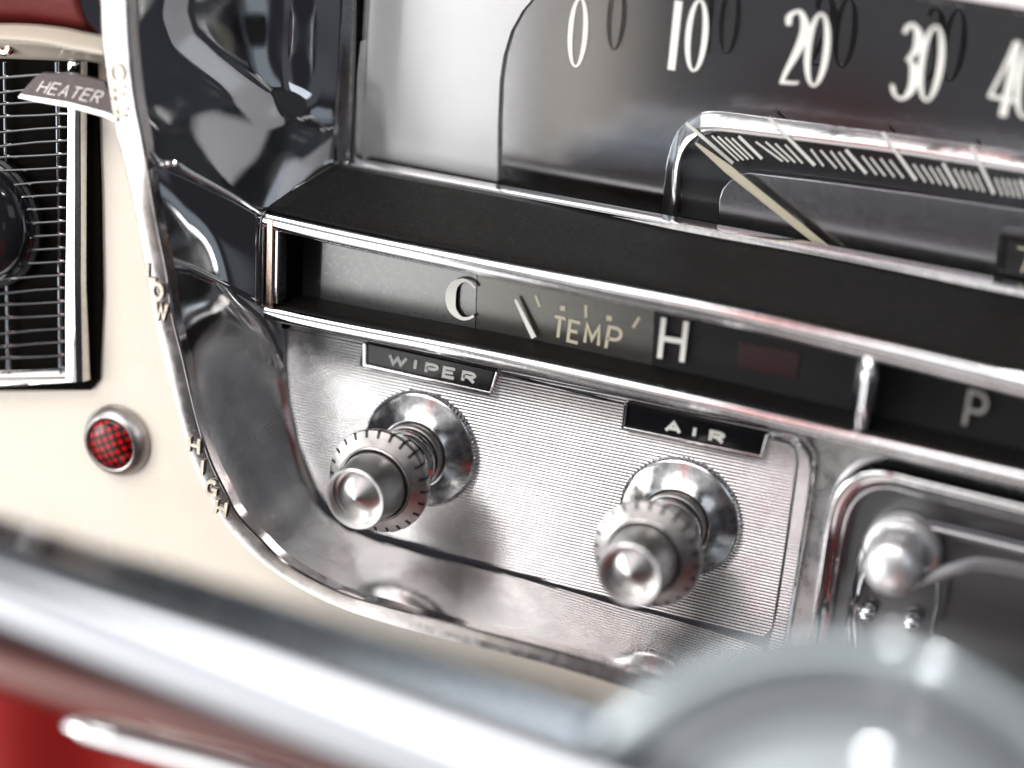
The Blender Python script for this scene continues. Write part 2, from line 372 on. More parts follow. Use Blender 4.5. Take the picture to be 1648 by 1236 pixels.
# keep the sheet from running below the dashboard's lower edge or above its top fold
ZLOW = P(0, 1075, YC).z; ZTOP = P(60, 75, YC).z
def clampz(v):
    v = v.copy()
    low = ZLOW - .22 * max(0, v.x + 10) * 0 - max(0, (v.x + 9)) * .30
    if v.z < low: v.y += min(1.2, (low - v.z) * .5); v.z = low
    if v.z > ZTOP: v.z = ZTOP
    return v
MB().add(*grid(rows, 3, 4, clampz)).build('painted_panel', CREAM, dash, solid=.08)
# folded top edge of the cream panel with a screw hole, under the red pad
f0 = [P(-260, 60, YC), P(-60, 52, YC), P(40, 50, YC), P(110, 56, YC), P(158, 66, YC), P(240, 80, YC)]
f1 = [P(-260, 95, YC), P(-60, 95, YC), P(40, 97, YC), P(110, 100, YC), P(165, 104, YC), P(240, 110, YC)]
rws = [[p + Vector((0, -.3, .25)) for p in f0], [p + Vector((0, -.85, .02)) for p in f0], [p + Vector((0, -.9, -.10)) for p in f0], [(a + b) / 2 + Vector((0, -.55, 0)) for a, b in zip(f0, f1)], [p + Vector((0, -.15, .05)) for p in f1], [p + Vector((0, .3, 0)) for p in f1]]
MB().add(*grid(rws, 4, 4)).build('folded_edge', CREAM, dash, solid=.06)
c = P(6, 74, YC - .60)
MB().add(*lathe(c, [(.26, -.1), (.26, .03), (.2, .07), (.1, .06), (.06, -.02), (0.001, -.02)], 24)).build('screw', COPPER, dash)

pad = thing('padded_dash_top', 'dark red leather pad along the top left above the cream panel', 'dash pad', P(0, 0, YC))
base = [P(-400, -55, -1.6), P(-100, -62, -1.6), P(60, -60, -1.6), P(120, -55, -1.6), P(185, -45, -1.6)]
rws = [[p + Vector((0, -.3 - 1.3 * math.cos(a), 1.5 * math.sin(a))) for p in base] for a in [-1.2, -.7, -.2, .3, .8, 1.3, 1.7]]
MB().add(*grid(rws, 5, 4)).build('leather_cover', REDL, pad, solid=.1)

# ================================================================== air vent on the left
vent = thing('air_vent', 'rectangular chrome grille with thin cross bars around a black ball outlet', 'air vent', P(60, 400, YC))
yv = YC - .1
poly('backing', [(-260, 92), (153, 96), (160, 300), (163, 480), (158, 612), (145, 628), (-260, 632)], yv - .02, .1, BLACK_IN, vent)  # black margin right of the frame paints in the shadow gap
# chrome frame: right upright and bottom rail with a mitred corner
fr = MB()
out_ = [P(146, 96, yv), P(147, 300, yv), P(141, 450, yv), P(150, 608, yv), P(60, 614, yv), P(-260, 624, yv)]
inn_ = [P(124, 96, yv), P(120, 300, yv), P(113, 450, yv), P(118, 606, yv), P(60, 607, yv), P(-260, 612, yv)]
out_[2] = P(147, 450, yv); inn_[2] = P(117, 450, yv)
prof = [(0, .0), (0, -.2), (.12, -.38), (.3, -.42), (.5, -.43), (.9, -.41), (1, -.3), (1, .0)]
rws = [[o.lerp(i, s) + Vector((0, y, 0)) for o, i in zip(out_, inn_)] for s, y in prof]
vs, fs = grid(rws, 1, 1); fr.add(vs, fs)
fr.build('frame', CHROME, vent, sharp=30)
poly('inner_border', [(-260, 600), (108, 597), (108, 100), (118, 100), (119, 607), (-260, 612)], yv - .12, .1, SATIN, vent, bevel=.03)
def bar(mb, a, b, y, r=.045, z=.7): mb.tube([P(*a, y), P(*b, y)], r, 8)
for i in range(23):
    v = 118 + i * 21.6
    mb = MB(); wob = 3 * math.sin(i * 1.7)
    mb.tube([P(-150, v + 12 + wob, yv - .3), P(-10, v + 8 + wob, yv - .33), P(60, v + 3, yv - .31), P(112, v, yv - .28)], .042, 8)
    mb.build('cross_bar', CHROME_OLD, vent)
for u in (-75, 8, 92):
    MB().tube([P(u, 100, yv - .2), P(u + 3, 350, yv - .2), P(u + 6, 602, yv - .2)], .05, 8).build('upright_bar', CHROME_OLD, vent)
c = P(-30, 352, yv - .2)
def scallop(k, i, r): return r * (1 + (.012 * math.cos(k * 2 * math.pi / 3) if i > 1 else 0))
pr = [(1.7, -.1), (1.7, .1)] + [(1.62 * math.cos(a), .15 + .85 * math.sin(a)) for a in [x * math.pi / 2 / 12 for x in range(12)]] + [(.02, 1.0)]
MB().add(*lathe(c, pr, 96)).build('ball_outlet', SPHERE, vent)
MB().add(*lathe(c, [(1.86, -.1), (1.86, .08), (1.78, .14), (1.71, .08), (1.71, -.1)], 72, cap=False)).build('rubber_ring', RUBBER_GAPS, vent)

# ================================================================== red reflector light
rl = thing('warning_light', 'round faceted red light in a chrome bezel on the cream panel', 'warning light', P(190, 710, YC))
c = P(190, 708, YC)
MB().add(*lathe(c, [(1.0, -.1), (1.0, .04), (.97, .14), (.90, .26), (.82, .36), (.74, .40), (.70, .38), (.69, .2)], 80, cap=False)).build('bezel', SATIN, rl)
MB().add(*lathe(c, [(.69, .12), (.69, .28)] + [(.68 * math.cos(a), .30 + .2 * math.sin(a)) for a in [x * math.pi / 2 / 8 for x in range(8)]] + [(.01, .50)], 64)).build('lens', LENS, rl)

# ================================================================== instrument cluster housing
clu = thing('instrument_cluster', 'large chrome instrument housing with a lettered rim, black shelf and ribbed lower plate', 'instrument panel', P(700, 860, 0))
YR = -4.0
ro = cr([P(u, v, YR) for u, v in RO], 4); ri = cr([P(u, v, YR) for u, v in RI], 4)
TI = [.0 + .045 * max(0, min(1, (i / 4 - 4.2) / 2.5)) for i in range(len(ro))]
def tl(r, k): return [p + Vector((0, TI[i] * k, 0)) for i, p in enumerate(r)]
rws = [[p + Vector((0, 1.5, 0)) for p in ro], [p + Vector((0, .12, 0)) for p in ro], [a.lerp(b, .02) + Vector((0, .02, 0)) for a, b in zip(ro, ri)], [a.lerp(b, .13) + Vector((0, -.05, 0)) for a, b in zip(ro, ri)],
       tl([a.lerp(b, .5) + Vector((0, -.06, 0)) for a, b in zip(ro, ri)], .5), tl([a.lerp(b, .88) + Vector((0, -.05, 0)) for a, b in zip(ro, ri)], 1), tl([a.lerp(b, .94) + Vector((0, -.08, 0)) for a, b in zip(ro, ri)], .8), tl([a.lerp(b, 1.0) + Vector((0, -.02, 0)) for a, b in zip(ro, ri)], .8), [b + Vector((0, .35, 0)) for a, b in zip(ro, ri)]]
vs, fs = grid(rws, 1, 1)
rim = obj('rim', vs, fs, CHROME_RIM, clu, sharp=25)
# lettering on the rim
def rim_letter(mb, ch, u, v, wpx, hpx, rot, wt=.085):
    o = P(u, v, YR - .05); s = (P(u + 30, v, YR - .05) - o).length / 30
    a = math.radians(rot); ex = Vector((math.cos(a), 0, -math.sin(a))); ez = Vector((math.sin(a), 0, math.cos(a)))
    w_, h_ = wpx * s, hpx * s; o = o - ex * w_ / 2 - ez * h_ / 2
    strokes(mb, GL[ch], o, ex, ez, w_, h_, wt, .07)
for word, spots in (('OFF', [('O', 190, 117, 20, 24, -4), ('F', 194, 152, 20, 22, -4), ('F', 198, 186, 20, 20, -2)]),
                    ('LOW', [('L', 246, 437, 13, 21, 0), ('O', 255, 468, 15, 21, 0), ('W', 261, 500, 18, 21, 0)]),
                    ('HIGH', [('H', 314, 716, 15, 22, 2), ('I', 327, 752, 9, 22, 4), ('G', 341, 785, 15, 21, 6), ('H', 357, 817, 15, 21, 8)])):
    mb = MB()
    for sp in spots: rim_letter(mb, *sp)
    o = mb.build('raised_lettering', LETTERM, rim, smooth=False); o['label'] = 'raised %s lettering' % word

# --- upper side wall of the hood (polished; an added hollow imitates the rim's reflection)
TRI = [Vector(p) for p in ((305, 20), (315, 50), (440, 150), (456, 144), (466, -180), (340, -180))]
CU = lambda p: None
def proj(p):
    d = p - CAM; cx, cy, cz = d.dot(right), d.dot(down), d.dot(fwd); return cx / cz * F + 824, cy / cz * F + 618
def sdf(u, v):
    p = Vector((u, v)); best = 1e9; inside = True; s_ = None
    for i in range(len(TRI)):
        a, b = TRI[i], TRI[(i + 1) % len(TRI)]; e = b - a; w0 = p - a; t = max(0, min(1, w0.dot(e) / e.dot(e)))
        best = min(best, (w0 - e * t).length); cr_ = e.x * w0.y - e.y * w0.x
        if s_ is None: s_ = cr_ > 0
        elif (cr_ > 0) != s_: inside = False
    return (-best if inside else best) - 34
def reflection_hollow(v):
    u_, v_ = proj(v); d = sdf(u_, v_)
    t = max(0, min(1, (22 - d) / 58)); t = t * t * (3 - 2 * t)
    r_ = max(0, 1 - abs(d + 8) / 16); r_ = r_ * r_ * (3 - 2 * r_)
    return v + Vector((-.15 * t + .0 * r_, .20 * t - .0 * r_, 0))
A = []
for (a, b), (c_, d_), bul in (((200, -150), (563, -150), .55), ((207, 0), (556, 0), .55), ((220, 156), (548, 165), .45)):
    p, q = P(a, b, -3.75), P(c_, d_, 2.0)
    A.append([p.lerp(q, t) + Vector((-1, 1, 0)).normalized() * bul * math.sin(math.pi * t) for t in (0, .2, .4, .6, .8, 1)])
A.append([P(240, 252, -3.75), P(290, 275, -3.2), P(350, 305, -2.5), P(420, 343, -1.55), P(480, 300, .2), P(543, 258, 2.0)])
vs, fs = grid(A, 18, 22, reflection_hollow)
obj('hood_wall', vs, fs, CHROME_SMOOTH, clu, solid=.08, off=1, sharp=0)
# ridge line at the bottom of that wall
rd = cr([P(240, 246, -3.8), P(258, 266, -3.7), P(280, 264, -3.6), P(310, 281, -3.2), P(360, 308, -2.5), P(420, 345, -1.6)], 5)
MB().tube(rd, .07, 10, rs=[.10 - .05 * i / len(rd) for i in range(len(rd))]).build('ridge', CHROME, clu)
rd = [P(421, 344, -1.6), P(450, 322, -.8), P(482, 298, .2), P(515, 274, 1.2), P(545, 260, 2.0)]
MB().tube(rd, .045, 8).build('corner_bead', CHROME, clu)
# --- panel between rim and gauge box
B = [
 [(241, 254, -3.75), (290, 277, -3.2), (350, 307, -2.5), (418, 345, -1.6)],
 [(252, 330, -3.75), (300, 350, -3.0), (355, 375, -2.2), (416, 400, -1.5)],
 [(268, 420, -3.75), (312, 437, -3.0), (362, 462, -2.2), (415, 492, -1.5)],
]
vs, fs = grid([[P(*q) for q in r] for r in B], 8, 8)
obj('side_panel', vs, fs, CHROME_SMOOTH, clu, solid=.06, off=1, sharp=0)
# --- lower bowl from the rim down to the ribbed plate
inner_b = [(415, 490, -1.4), (452, 525, -.4), (460, 590, .12), (466, 650, .12), (482, 722, .12), (508, 790, .12), (545, 838, .12), (600, 860, .12), (700, 888, .12), (800, 914, .12), (900, 942, .12), (1000, 970, .12), (1100, 996, .12), (1232, 1032, .12), (1330, 1062, .12), (1500, 1110, .12)]
rim_b = [(269, 425), (281, 515), (301, 598), (317, 664), (343, 746), (389, 834), (450, 897), (515, 937), (600, 969), (700, 996), (800, 1021), (900, 1048), (1000, 1077), (1130, 1118), (1230, 1149), (1400, 1200)]
rows = []
for s, dep in ((0, -3.65), (.06, -3.3), (.2, -2.1), (.38, -1.15), (.6, -.5), (.8, -.1), (1, .12)):
    r = []
    for (a, b), (c_, d_, e_) in zip(rim_b, inner_b):
        pa = P(a, b, -3.7); pb = P(c_, d_, e_)
        q = pa.lerp(pb, s); f = (dep + 3.65) / 3.77; q.y = -3.65 + (e_ + 3.65) * f
        if s == .2 or s == .38: pass
        r.append(q)
    rows.append(r)
vs, fs = grid(rows, 6, 5)
obj('lower_bowl', vs, fs, CHROME_OLD, clu, solid=.06, off=1, sharp=0)

# --- black shelf between speedometer trim and gauge lip
t0 = [P(u, v, 1.9) for u, v in ((547, 266), (640, 284), (840, 322), (1080, 372), (1330, 418), (1560, 464), (1700, 494))]
t1 = [P(u, v, -1.5) + Vector((0, .14, .015)) for u, v in [(424, 342), (560, 373), (800, 422), (1120, 484), (1400, 547), (1648, 606), (1760, 632)]]
rws = [t0, [a.lerp(b, .5) + Vector((0, 0, .02)) for a, b in zip(t0, t1)], [a.lerp(b, .9) + Vector((0, 0, .03)) for a, b in zip(t0, t1)], t1]
MB().add(*grid(rws, 5, 6)).build('black_shelf', BLACK, clu, solid=.08, off=1)

# --- lips of the gauge window: rounded chrome rails
def rail(name, top, hpx, y, mt, parent, depth=.5, drop=.0):
    pts = cr([P(u, v, y) for u, v in top], 5); L = len(pts); hh = [hpx[0] + (hpx[1] - hpx[0]) * i / (L - 1) for i in range(L)]
    pr = [(.0, .0, depth), (.0, .0, .12), (.02, 0, .04), (.10, 0, -.01), (.3, 0, -.05), (.5, 0, -.06), (.7, 0, -.05), (.85, 0, -.02), (.97, 0, .04), (1, 0, .1), (1, 0, depth)]
    pr = [(.0, .0, depth), (.0, .0, .16)] + [(q.x, 0, q.y) for q in cr([Vector((a, b, 0)) for a, b in ((0, .10), (.05, .03), (.16, -.012), (.34, -.045), (.52, -.055), (.70, -.045), (.85, -.012), (.96, .04), (1, .11))], 3)] + [(1, 0, depth)]
    rws = [[p + Vector((0, dy, -s * h)) for p, h in zip(pts, hh)] for s, _, dy in pr]
    vs, fs = grid(rws, 1, 1); k = len(pr)
    fs.append(tuple(range(k))); fs.append(tuple((L - 1) * k + q for q in range(k - 1, -1, -1)))
    return obj(name, vs, fs, mt, parent, sharp=75)
YL = -1.5
rail('window_rail', [(424, 342), (560, 373), (800, 422), (1120, 484), (1400, 547), (1648, 606), (1760, 632)], (.44, .50), YL, CHROME, clu)
rail('window_rail', [(426, 493), (560, 521), (800, 567), (1120, 637), (1260, 670), (1442, 712), (1648, 760), (1760, 786)], (.40, .34), YL, CHROME, clu)
# left upright of the window: three stepped beads
for (a, b, c_, d_), wd, yy, mt in ((((417), 346, 414, 492), .16, YL - .02, CHROME), ((428, 352, 426, 494), .22, YL - .06, COPPER), ((440, 362, 438, 488), .16, YL + .02, CHROME)):
    p, q = P(a, b, yy), P(c_, d_, yy)
    MB().prism([p, p + Vector((wd, 0, 0)), q + Vector((wd, 0, 0)), q], (0, .5, 0)).build('window_upright', mt, clu, bevel=.04)
# window box lining
ZT = P(454, 372, YL).z; zf = P(997, 604, YL).z
xl = P(447, 420, YL).x
fl0 = [P(u, v, YL) + Vector((0, .10, .02)) for u, v in [(426, 493), (560, 521), (800, 567), (1120, 637), (1260, 670), (1442, 712), (1648, 760), (1760, 786)]]
fl1 = [p + Vector((0, 2.1, 0)) for p in fl0]

MB().add(*grid([fl0, [(a + b) / 2 + Vector((0, 0, .03)) for a, b in zip(fl0, fl1)], fl1], 5, 4)).build('box_floor', BLACK, clu, solid=.06, off=1)
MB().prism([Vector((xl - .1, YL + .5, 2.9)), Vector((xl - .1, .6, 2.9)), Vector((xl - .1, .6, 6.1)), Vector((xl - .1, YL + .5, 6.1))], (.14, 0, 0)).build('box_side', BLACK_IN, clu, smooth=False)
# divider
MB().add(*grid([[P(a, b, y) for a, b, y in r] for r in (
    [(1382, 570, -.2), (1366, 684, -.2)], [(1388, 572, -1.2), (1373, 690, -1.2)], [(1397, 574, -1.45), (1382, 692, -1.45)], [(1410, 577, -1.4), (1394, 690, -1.4)], [(1418, 580, -1.1), (1402, 684, -1.1)], [(1421, 581, -.2), (1406, 680, -.2)])], 3, 3)).build('divider', CHROME, clu, solid=.04)

# --- ribbed plate with notches for the two name plates
plate = [(464, 532), (463, 585), (468, 645), (484, 718), (510, 785), (546, 832), (583, 848), (650, 868), (790, 908), (900, 940), (1000, 967), (1082, 989), (1228, 1024), (1241, 1012), (1246, 985), (1264, 870), (1282, 742), (1279, 722), (1264, 712), (1236, 705),
         (1224, 736), (1000, 690), (1004, 652), (900, 626), (803, 602), (788, 636), (578, 588), (584, 556)]
poly('ribbed_plate', plate, 0, .15, RIBBED, clu, bevel=.03)
poly('upper_ribbed_strip', [(462, 515), (464, 527), (584, 552), (802, 597), (1003, 648), (1240, 700), (1290, 712), (1295, 690), (1100, 640), (800, 575), (600, 530)], .03, .1, RIBBED, clu)
# stepped ribbed border right of the plate and the plain frame beyond
poly('ribbed_border', [(1244, 700), (1275, 705), (1300, 730), (1306, 760), (1285, 900), (1255, 1070), (1228, 1070), (1250, 985), (1268, 870), (1286, 742), (1282, 720), (1266, 708), (1240, 702)], -.25, .5, RIBBED, clu, bevel=.04)
bd = cr([P(*q, -.3) for q in ((1240, 698), (1278, 703), (1300, 728), (1306, 762), (1286, 900), (1262, 1040), (1250, 1090))], 5)
MB().tube(bd, .05, 8).build('border_bead', CHROME, clu)
poly('right_panel', [(1252, 660), (1760, 775), (1760, 1320), (1250, 1180), (1258, 1075), (1289, 900), (1309, 762), (1303, 728), (1280, 700), (1246, 692)], -.1, .3, mat('brushed_panel_chrome', (.55, .54, .54), 1, .30, .06, 200), clu)

# ================================================================== name plates
def name_plate(text, quad, letters, label, hh):
    t = thing('name_plate', label, 'label', P(*quad[0], -.1), 'name plates above the knobs')
    TL, TR, BR, BL = quad; y = -.18
    poly('plate', [TL, TR, BR, BL], y, .2, GLOSS_BLACK, t, bevel=.02)
    # chrome bracket: left, right and bottom edges
    e = 7
    poly('bracket', [(TL[0] - 6, TL[1] - 2), (TL[0] - 1, TL[1]), (BL[0] - 1, BL[1] + 1), (BR[0] + 1, BR[1] + 1), (TR[0] + 1, TR[1]), (TR[0] + 5, TR[1] + 2), (BR[0] + 4, BR[1] + 5), (BL[0] - 6, BL[1] + 4)], y - .08, .3, CHROME, t, bevel=.035)
    mb = MB()
    for ch, u0, u1, v1, v0 in letters:     # x range, base line at left, top at left
        sl = .20; letter_px(mb, ch, (u0, v1), (u1, v1 + (u1 - u0) * sl), (u0 + 2, v0), y - .005, .085, .025)
    mb.build('lettering', WHITE, t, smooth=False)
    return t
name_plate('WIPER', [(590, 553), (796, 597), (786, 629), (590, 585)], [('W', 626, 653, 583, 571), ('I', 662, 674, 592, 578), ('P', 686, 703, 598, 585), ('E', 714, 731, 605, 591), ('R', 745, 763, 612, 598)],
           'black name plate reading WIPER above the left knob', 1)
name_plate('AIR', [(1010, 650), (1232, 698), (1222, 732), (1006, 686)], [('A', 1072, 1094, 692, 678), ('I', 1110, 1124, 700, 687), ('R', 1143, 1163, 708, 694)],
           'black name plate reading AIR above the right knob', 1)

# ================================================================== the two knobs
def knob(c, label):
    k = thing('dashboard_control', label, 'dashboard knob', c, 'turned metal control knobs')
    def kn(kk, i, r): return r * (1 - (.014 if (kk % 4) < 2 and 0 < i < 3 else 0))
    MB().add(*lathe(c, [(1.58, -.05), (1.60, .02), (1.60, .16), (1.555, .20)], 320, rad=kn, cap=False)).build('knurled_edge', ALU, k, sharp=20)
    MB().add(*lathe(c, [(1.555, .19), (1.52, .22), (1.48, .235), (1.2, .38), (1.0, .50), (.93, .56), (.90, .56), (.88, .48), (.87, .3)], 128, cap=False)).build('escutcheon', ALU, k)
    MB().add(*lathe(c, [(.87, .2), (.87, .5), (.84, .78), (.80, .80), (.78, .76)], 96, cap=False)).build('dark_collar', SATIN, k)
    MB().add(*lathe(c, [(.78, .3), (.78, .95), (.80, 1.0), (.84, 1.03), (.86, 1.10), (.84, 1.17), (.78, 1.20), (.70, 1.22), (.66, 1.3), (.66, 2.15), (.5, 2.2)], 96)).build('stem', CHROME, k)
    seg = 24 * 12
    def nt_(kk, i, r):
        return r
    # notched skirt
    prof = [(.62, 2.06), (1.06, 2.06), (1.16, 2.10), (1.24, 2.18), (1.35, 2.50), (1.375, 2.64), (1.36, 2.69), (1.20, 2.775), (1.01, 2.86), (.99, 2.87), (.985, 2.92), (.96, 2.94), (.925, 2.91), (.915, 2.74)]
    def notch(kk, i, r):
        if kk % 12 in (0, 1) and 3 <= i <= 6: return r - .14
        return r
    MB().add(*lathe(c, prof, seg, rad=notch, cap=False)).build('notched_skirt', SATIN, k, sharp=28)
    slot = MB()
    for q in range(24):
        a = 2 * math.pi * (q * 12 + .5) / seg; ca, sa = math.cos(a), math.sin(a); qx = Vector((ca, 0, -sa)); qt = Vector((-sa, 0, -ca)); 
        o = c + Vector((0, -1.95, 0)) + qx * 1.10
        # lathe's second axis: axis x q
        qq = Vector((0, -1, 0)).cross(Vector((1, 0, 0))); qx = Vector((1, 0, 0)) * ca + qq * sa; qt = Vector((1, 0, 0)) * -sa + qq * ca
        h = .034
        slot.prism([c + qx * r_ - Vector((0, y_, 0)) - qt * h for r_, y_ in ((1.12, 2.2), (1.20, 2.70), (1.20, 2.783), (1.335, 2.712), (1.32, 2.5), (1.2, 2.17))], qt * 2 * h)
    slot.build('slot_shade', RUBBER_GAPS, k, smooth=False)  # solid black in the notches paints their deep shade
    MB().add(*lathe(c, [(.92, 2.6), (.91, 2.76), (.86, 2.78), (.85, 2.7)], 96, cap=False)).build('dark_groove', RUBBER_GAPS, k)
    MB().add(*lathe(c, [(.875, 2.2), (.875, 2.90), (.865, 3.05), (.815, 3.6), (.80, 3.78), (.797, 3.84), (.80, 3.94), (.79, 3.98), (.765, 4.0), (.73, 3.995), (.705, 3.95), (.695, 3.88), (.685, 3.72)], 128, cap=False)).build('barrel', SPUN, k)
    MB().add(*lathe(c, [(.69, 3.70), (.62, 3.68), (.60, 3.70), (.3, 3.85), (.03, 3.985), (.004, 3.99)], 128)).build('cone_cap', SPUN, k, sharp=15)
    return k
knob(P(680, 720, 0), 'turned metal knob with notched skirt, below the WIPER plate')
knob(P(1096, 830, 0), 'turned metal knob with notched skirt, below the AIR plate')

# ================================================================== temperature gauge strip
tg = thing('temperature_gauge', 'long narrow gauge strip marked C, TEMP and H behind the chrome window', 'gauge', P(760, 540, .3))
YT = -.2
face = [(470, 330), (1700, 560), (1700, 790), (1380, 720), (470, 520)]
poly('gauge_face', face, YT, .1, DIAL_B, tg)
poly('centre_face', [(770, 400), (1055, 460), (1047, 640), (765, 560)], YT - .02, .015, DIAL_T, tg)
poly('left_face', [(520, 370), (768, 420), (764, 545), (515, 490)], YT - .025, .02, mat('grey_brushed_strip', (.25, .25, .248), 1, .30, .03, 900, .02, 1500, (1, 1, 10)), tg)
poly('warning_window', [(1190, 550), (1288, 568), (1282, 610), (1186, 592)], YT - .03, .025, WARN, tg, bevel=.01)
mb = MB()
# C : fat left side
c0 = P(742, 474, YT - .12)
s_ = (P(772, 474, YT - .12) - P(742, 474, YT - .12)).length / 30
fat(mb, P(716, 506, YT - .12), 42 * s_, 58 * s_, [(1.12, .86), (.9, .98), (.62, 1.0), (.3, .82), (.2, .5), (.3, .18), (.62, 0), (.9, .02), (1.12, .12)], [.1, .1, .14, .3, .40, .3, .14, .1, .1], .04)
mb.build('raised_letter', WHITE, tg, smooth=False); mb = MB()
for q in (((1062, 576), (1098, 582), (1069, 511)),):
    mb2 = mb; letter_px(mb2, 'H', *q, YT - .12, .13, .04)
mb.build('raised_letter', WHITE, tg, smooth=False)
mb = MB()
for ch, a, b, c_ in (('T', (889, 541), (907, 545), (893, 509)), ('E', (914, 548), (930, 552), (918, 516)), ('M', (941, 551), (963, 556), (944, 521)), ('P', (975, 560), (995, 564), (981, 526))):
    letter_px(mb, ch, a, b, c_, YT - .03, .085, .01)
mb.build('temp_lettering', BEIGE, tg, smooth=False)
mb = MB()
def tick(mb, a, b, w_, y, th=.01):
    p, q = P(*a, y), P(*b, y); d = (q - p).normalized(); n = Vector((-d.z, 0, d.x)) * w_ / 2
    mb.prism([p - n, p + n, q + n, q - n], (0, -th, 0))
for a, b, w_ in (((862, 475), (869, 494), .07), ((943, 491), (943, 511), .075), ((1029, 511), (1019, 527), .07), ((906, 492), (906, 500), .14), ((981, 508), (980, 516), .14)):
    tick(mb, a, b, w_, YT - .03)
mb.build('scale_marks', BEIGE, tg, smooth=False)
p0, p1 = P(831, 483, YT - .15), P(860, 543, YT - .15)
mb = MB(); d = (p1 - p0).normalized(); n = Vector((-d.z, 0, d.x)); mb.prism([p0 - n * .04, p0 - d * .06, p0 + n * .04, p1 + n * .07, p1 - n * .07], (0, -.04, 0)); mb.build('needle', WHITE, tg, smooth=False)
mb = MB(); letter_px(mb, 'P', (1552, 683), (1580, 691), (1562, 629), YT - .12, .085, .04); o = mb.build('gear_letter', P_GREY, tg, smooth=False)

# ================================================================== speedometer
sp = thing('speedometer', 'wide speedometer with white numerals 0 to 40 behind glass', 'speedometer', P(1200, 300, 3))
YG, YD, YS = 2.02, 3.4, 1.9
poly('dial', [(700, 345), (700, -200), (1900, 0), (1900, 620)], YD, .1, DIAL, sp, bevel=.03)
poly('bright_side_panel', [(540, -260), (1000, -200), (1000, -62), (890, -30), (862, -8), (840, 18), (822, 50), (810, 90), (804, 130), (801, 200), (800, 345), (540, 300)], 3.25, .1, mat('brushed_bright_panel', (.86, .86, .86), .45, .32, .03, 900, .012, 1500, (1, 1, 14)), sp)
poly('glass_pane', [(540, -200), (1800, 20), (1800, 530), (535, 280)], YG, .06, GLASS, sp)
# dark lining of the recess: left wall and floor
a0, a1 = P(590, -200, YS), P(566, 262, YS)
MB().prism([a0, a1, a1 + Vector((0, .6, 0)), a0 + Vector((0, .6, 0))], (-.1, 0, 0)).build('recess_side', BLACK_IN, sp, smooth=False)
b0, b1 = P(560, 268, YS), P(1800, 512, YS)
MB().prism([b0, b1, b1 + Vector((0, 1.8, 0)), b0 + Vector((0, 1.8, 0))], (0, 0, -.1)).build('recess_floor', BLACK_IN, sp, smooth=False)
# trims
rl2 = MB()
def strip(name, path, prof, mt, parent, sub=1, dirv=None):
    pts = cr(path, sub); rws = []
    for (s, y) in prof: rws.append([p + dirv * s + Vector((0, y, 0)) for p in pts])
    vs, fs = grid(rws, 1, 1); return obj(name, vs, fs, mt, parent, sharp=40)
lp = [P(550, -200, 1.9), P(548, 0, 1.9), P(545, 130, 1.9), P(541, 262, 1.9)]
strip('bezel_upright', lp, [(-.05, .6), (-.05, .1), (0, 0), (.12, -.12), (.25, -.02), (.30, .02), (.42, -.05), (.50, .02), (.53, .15), (.53, .5)], CHROME, sp, 4, Vector((1, 0, 0)))
bp = [P(541, 258, 1.9), P(760, 299, 1.9), P(1000, 343, 1.9), P(1300, 399, 1.9), P(1800, 495, 1.9)]
strip('bezel_rail', bp, [(.02, .5), (.02, .05), (0, -.02), (-.06, -.04), (-.12, 0), (-.16, -.06), (-.24, -.04), (-.28, .04), (-.30, .4)], CHROME, sp, 4, Vector((0, 0, 1)))
# top edge of the opening, upper right, with the pale light above
tp = [P(1300, -40, 1.7), P(1450, -8, 1.7), P(1560, 8, 1.7), P(1800, 44, 1.7)]
strip('bezel_top', tp, [(0, .4), (0, 0), (.15, -.15), (.7, -.2), (.9, 0)], CHROME, sp, 4, Vector((0, 0, 1)))

# numerals on the glass
mbn = []
def px_cm(u, v, y): return (P(u + 20, v, y) - P(u, v, y)).length / 20, (P(u, v - 20, y) - P(u, v, y)).length / 20
YN = YG - .01
def zero(mb, u, v, rx, rz):
    kx, kz = px_cm(u, v, YN); ring(mb, P(u, v, YN), rx * kx, rz * kz, rx * kx * .50, rz * kz * .94, .05)
TH = .05
def num(label, fn):
    mb = MB(); fn(mb); o = mb.build('numeral', WHITE, sp, smooth=False); o['label'] = 'raised white numeral ' + label
def n0(mb): zero(mb, 931, 52, 16, 57)
def n10(mb):
    kx, kz = px_cm(1085, 60, YN); o = P(1080, 112, YN)
    fat(mb, o, 12 * kx, 112 * kz, [(.1, 0), (.15, .3), (.2, .7), (.25, 1)], [1, 1, 1, 1], TH); zero(mb, 1122, 57, 18, 59)
def n20(mb):
    kx, kz = px_cm(1275, 80, YN); o = P(1255, 133, YN)
    fat(mb, o, 38 * kx, 118 * kz, [(.14, .80), (.10, .90), (.30, .985), (.58, .99), (.80, .84), (.78, .66), (.55, .42), (.25, .18), (.1, .03)], [.2, .26, .14, .18, .34, .36, .3, .2, .16], TH)
    fat(mb, o + Vector((0, -.002, 0)), 38 * kx, 118 * kz, [(.02, .015), (.35, .02), (.7, .03), (.78, .05)], [.15, .12, .1, .12], TH)
    zero(mb, 1316, 80, 20, 60)
def n30(mb):
    kx, kz = px_cm(1455, 100, YN); o = P(1434, 156, YN)
    fat(mb, o, 40 * kx, 120 * kz, [(.22, .88), (.32, .97), (.55, 1.0), (.80, .87), (.78, .68), (.50, .545), (.42, .54)], [.16, .18, .14, .34, .3, .12, .1], TH)
    fat(mb, o + Vector((0, -.002, 0)), 40 * kx, 120 * kz, [(.44, .535), (.60, .52), (.82, .38), (.80, .16), (.52, .01), (.18, .03), (.03, .15), (.06, .17)], [.1, .14, .36, .32, .14, .12, .2, .1], TH)
    zero(mb, 1499, 102, 20.5, 62)
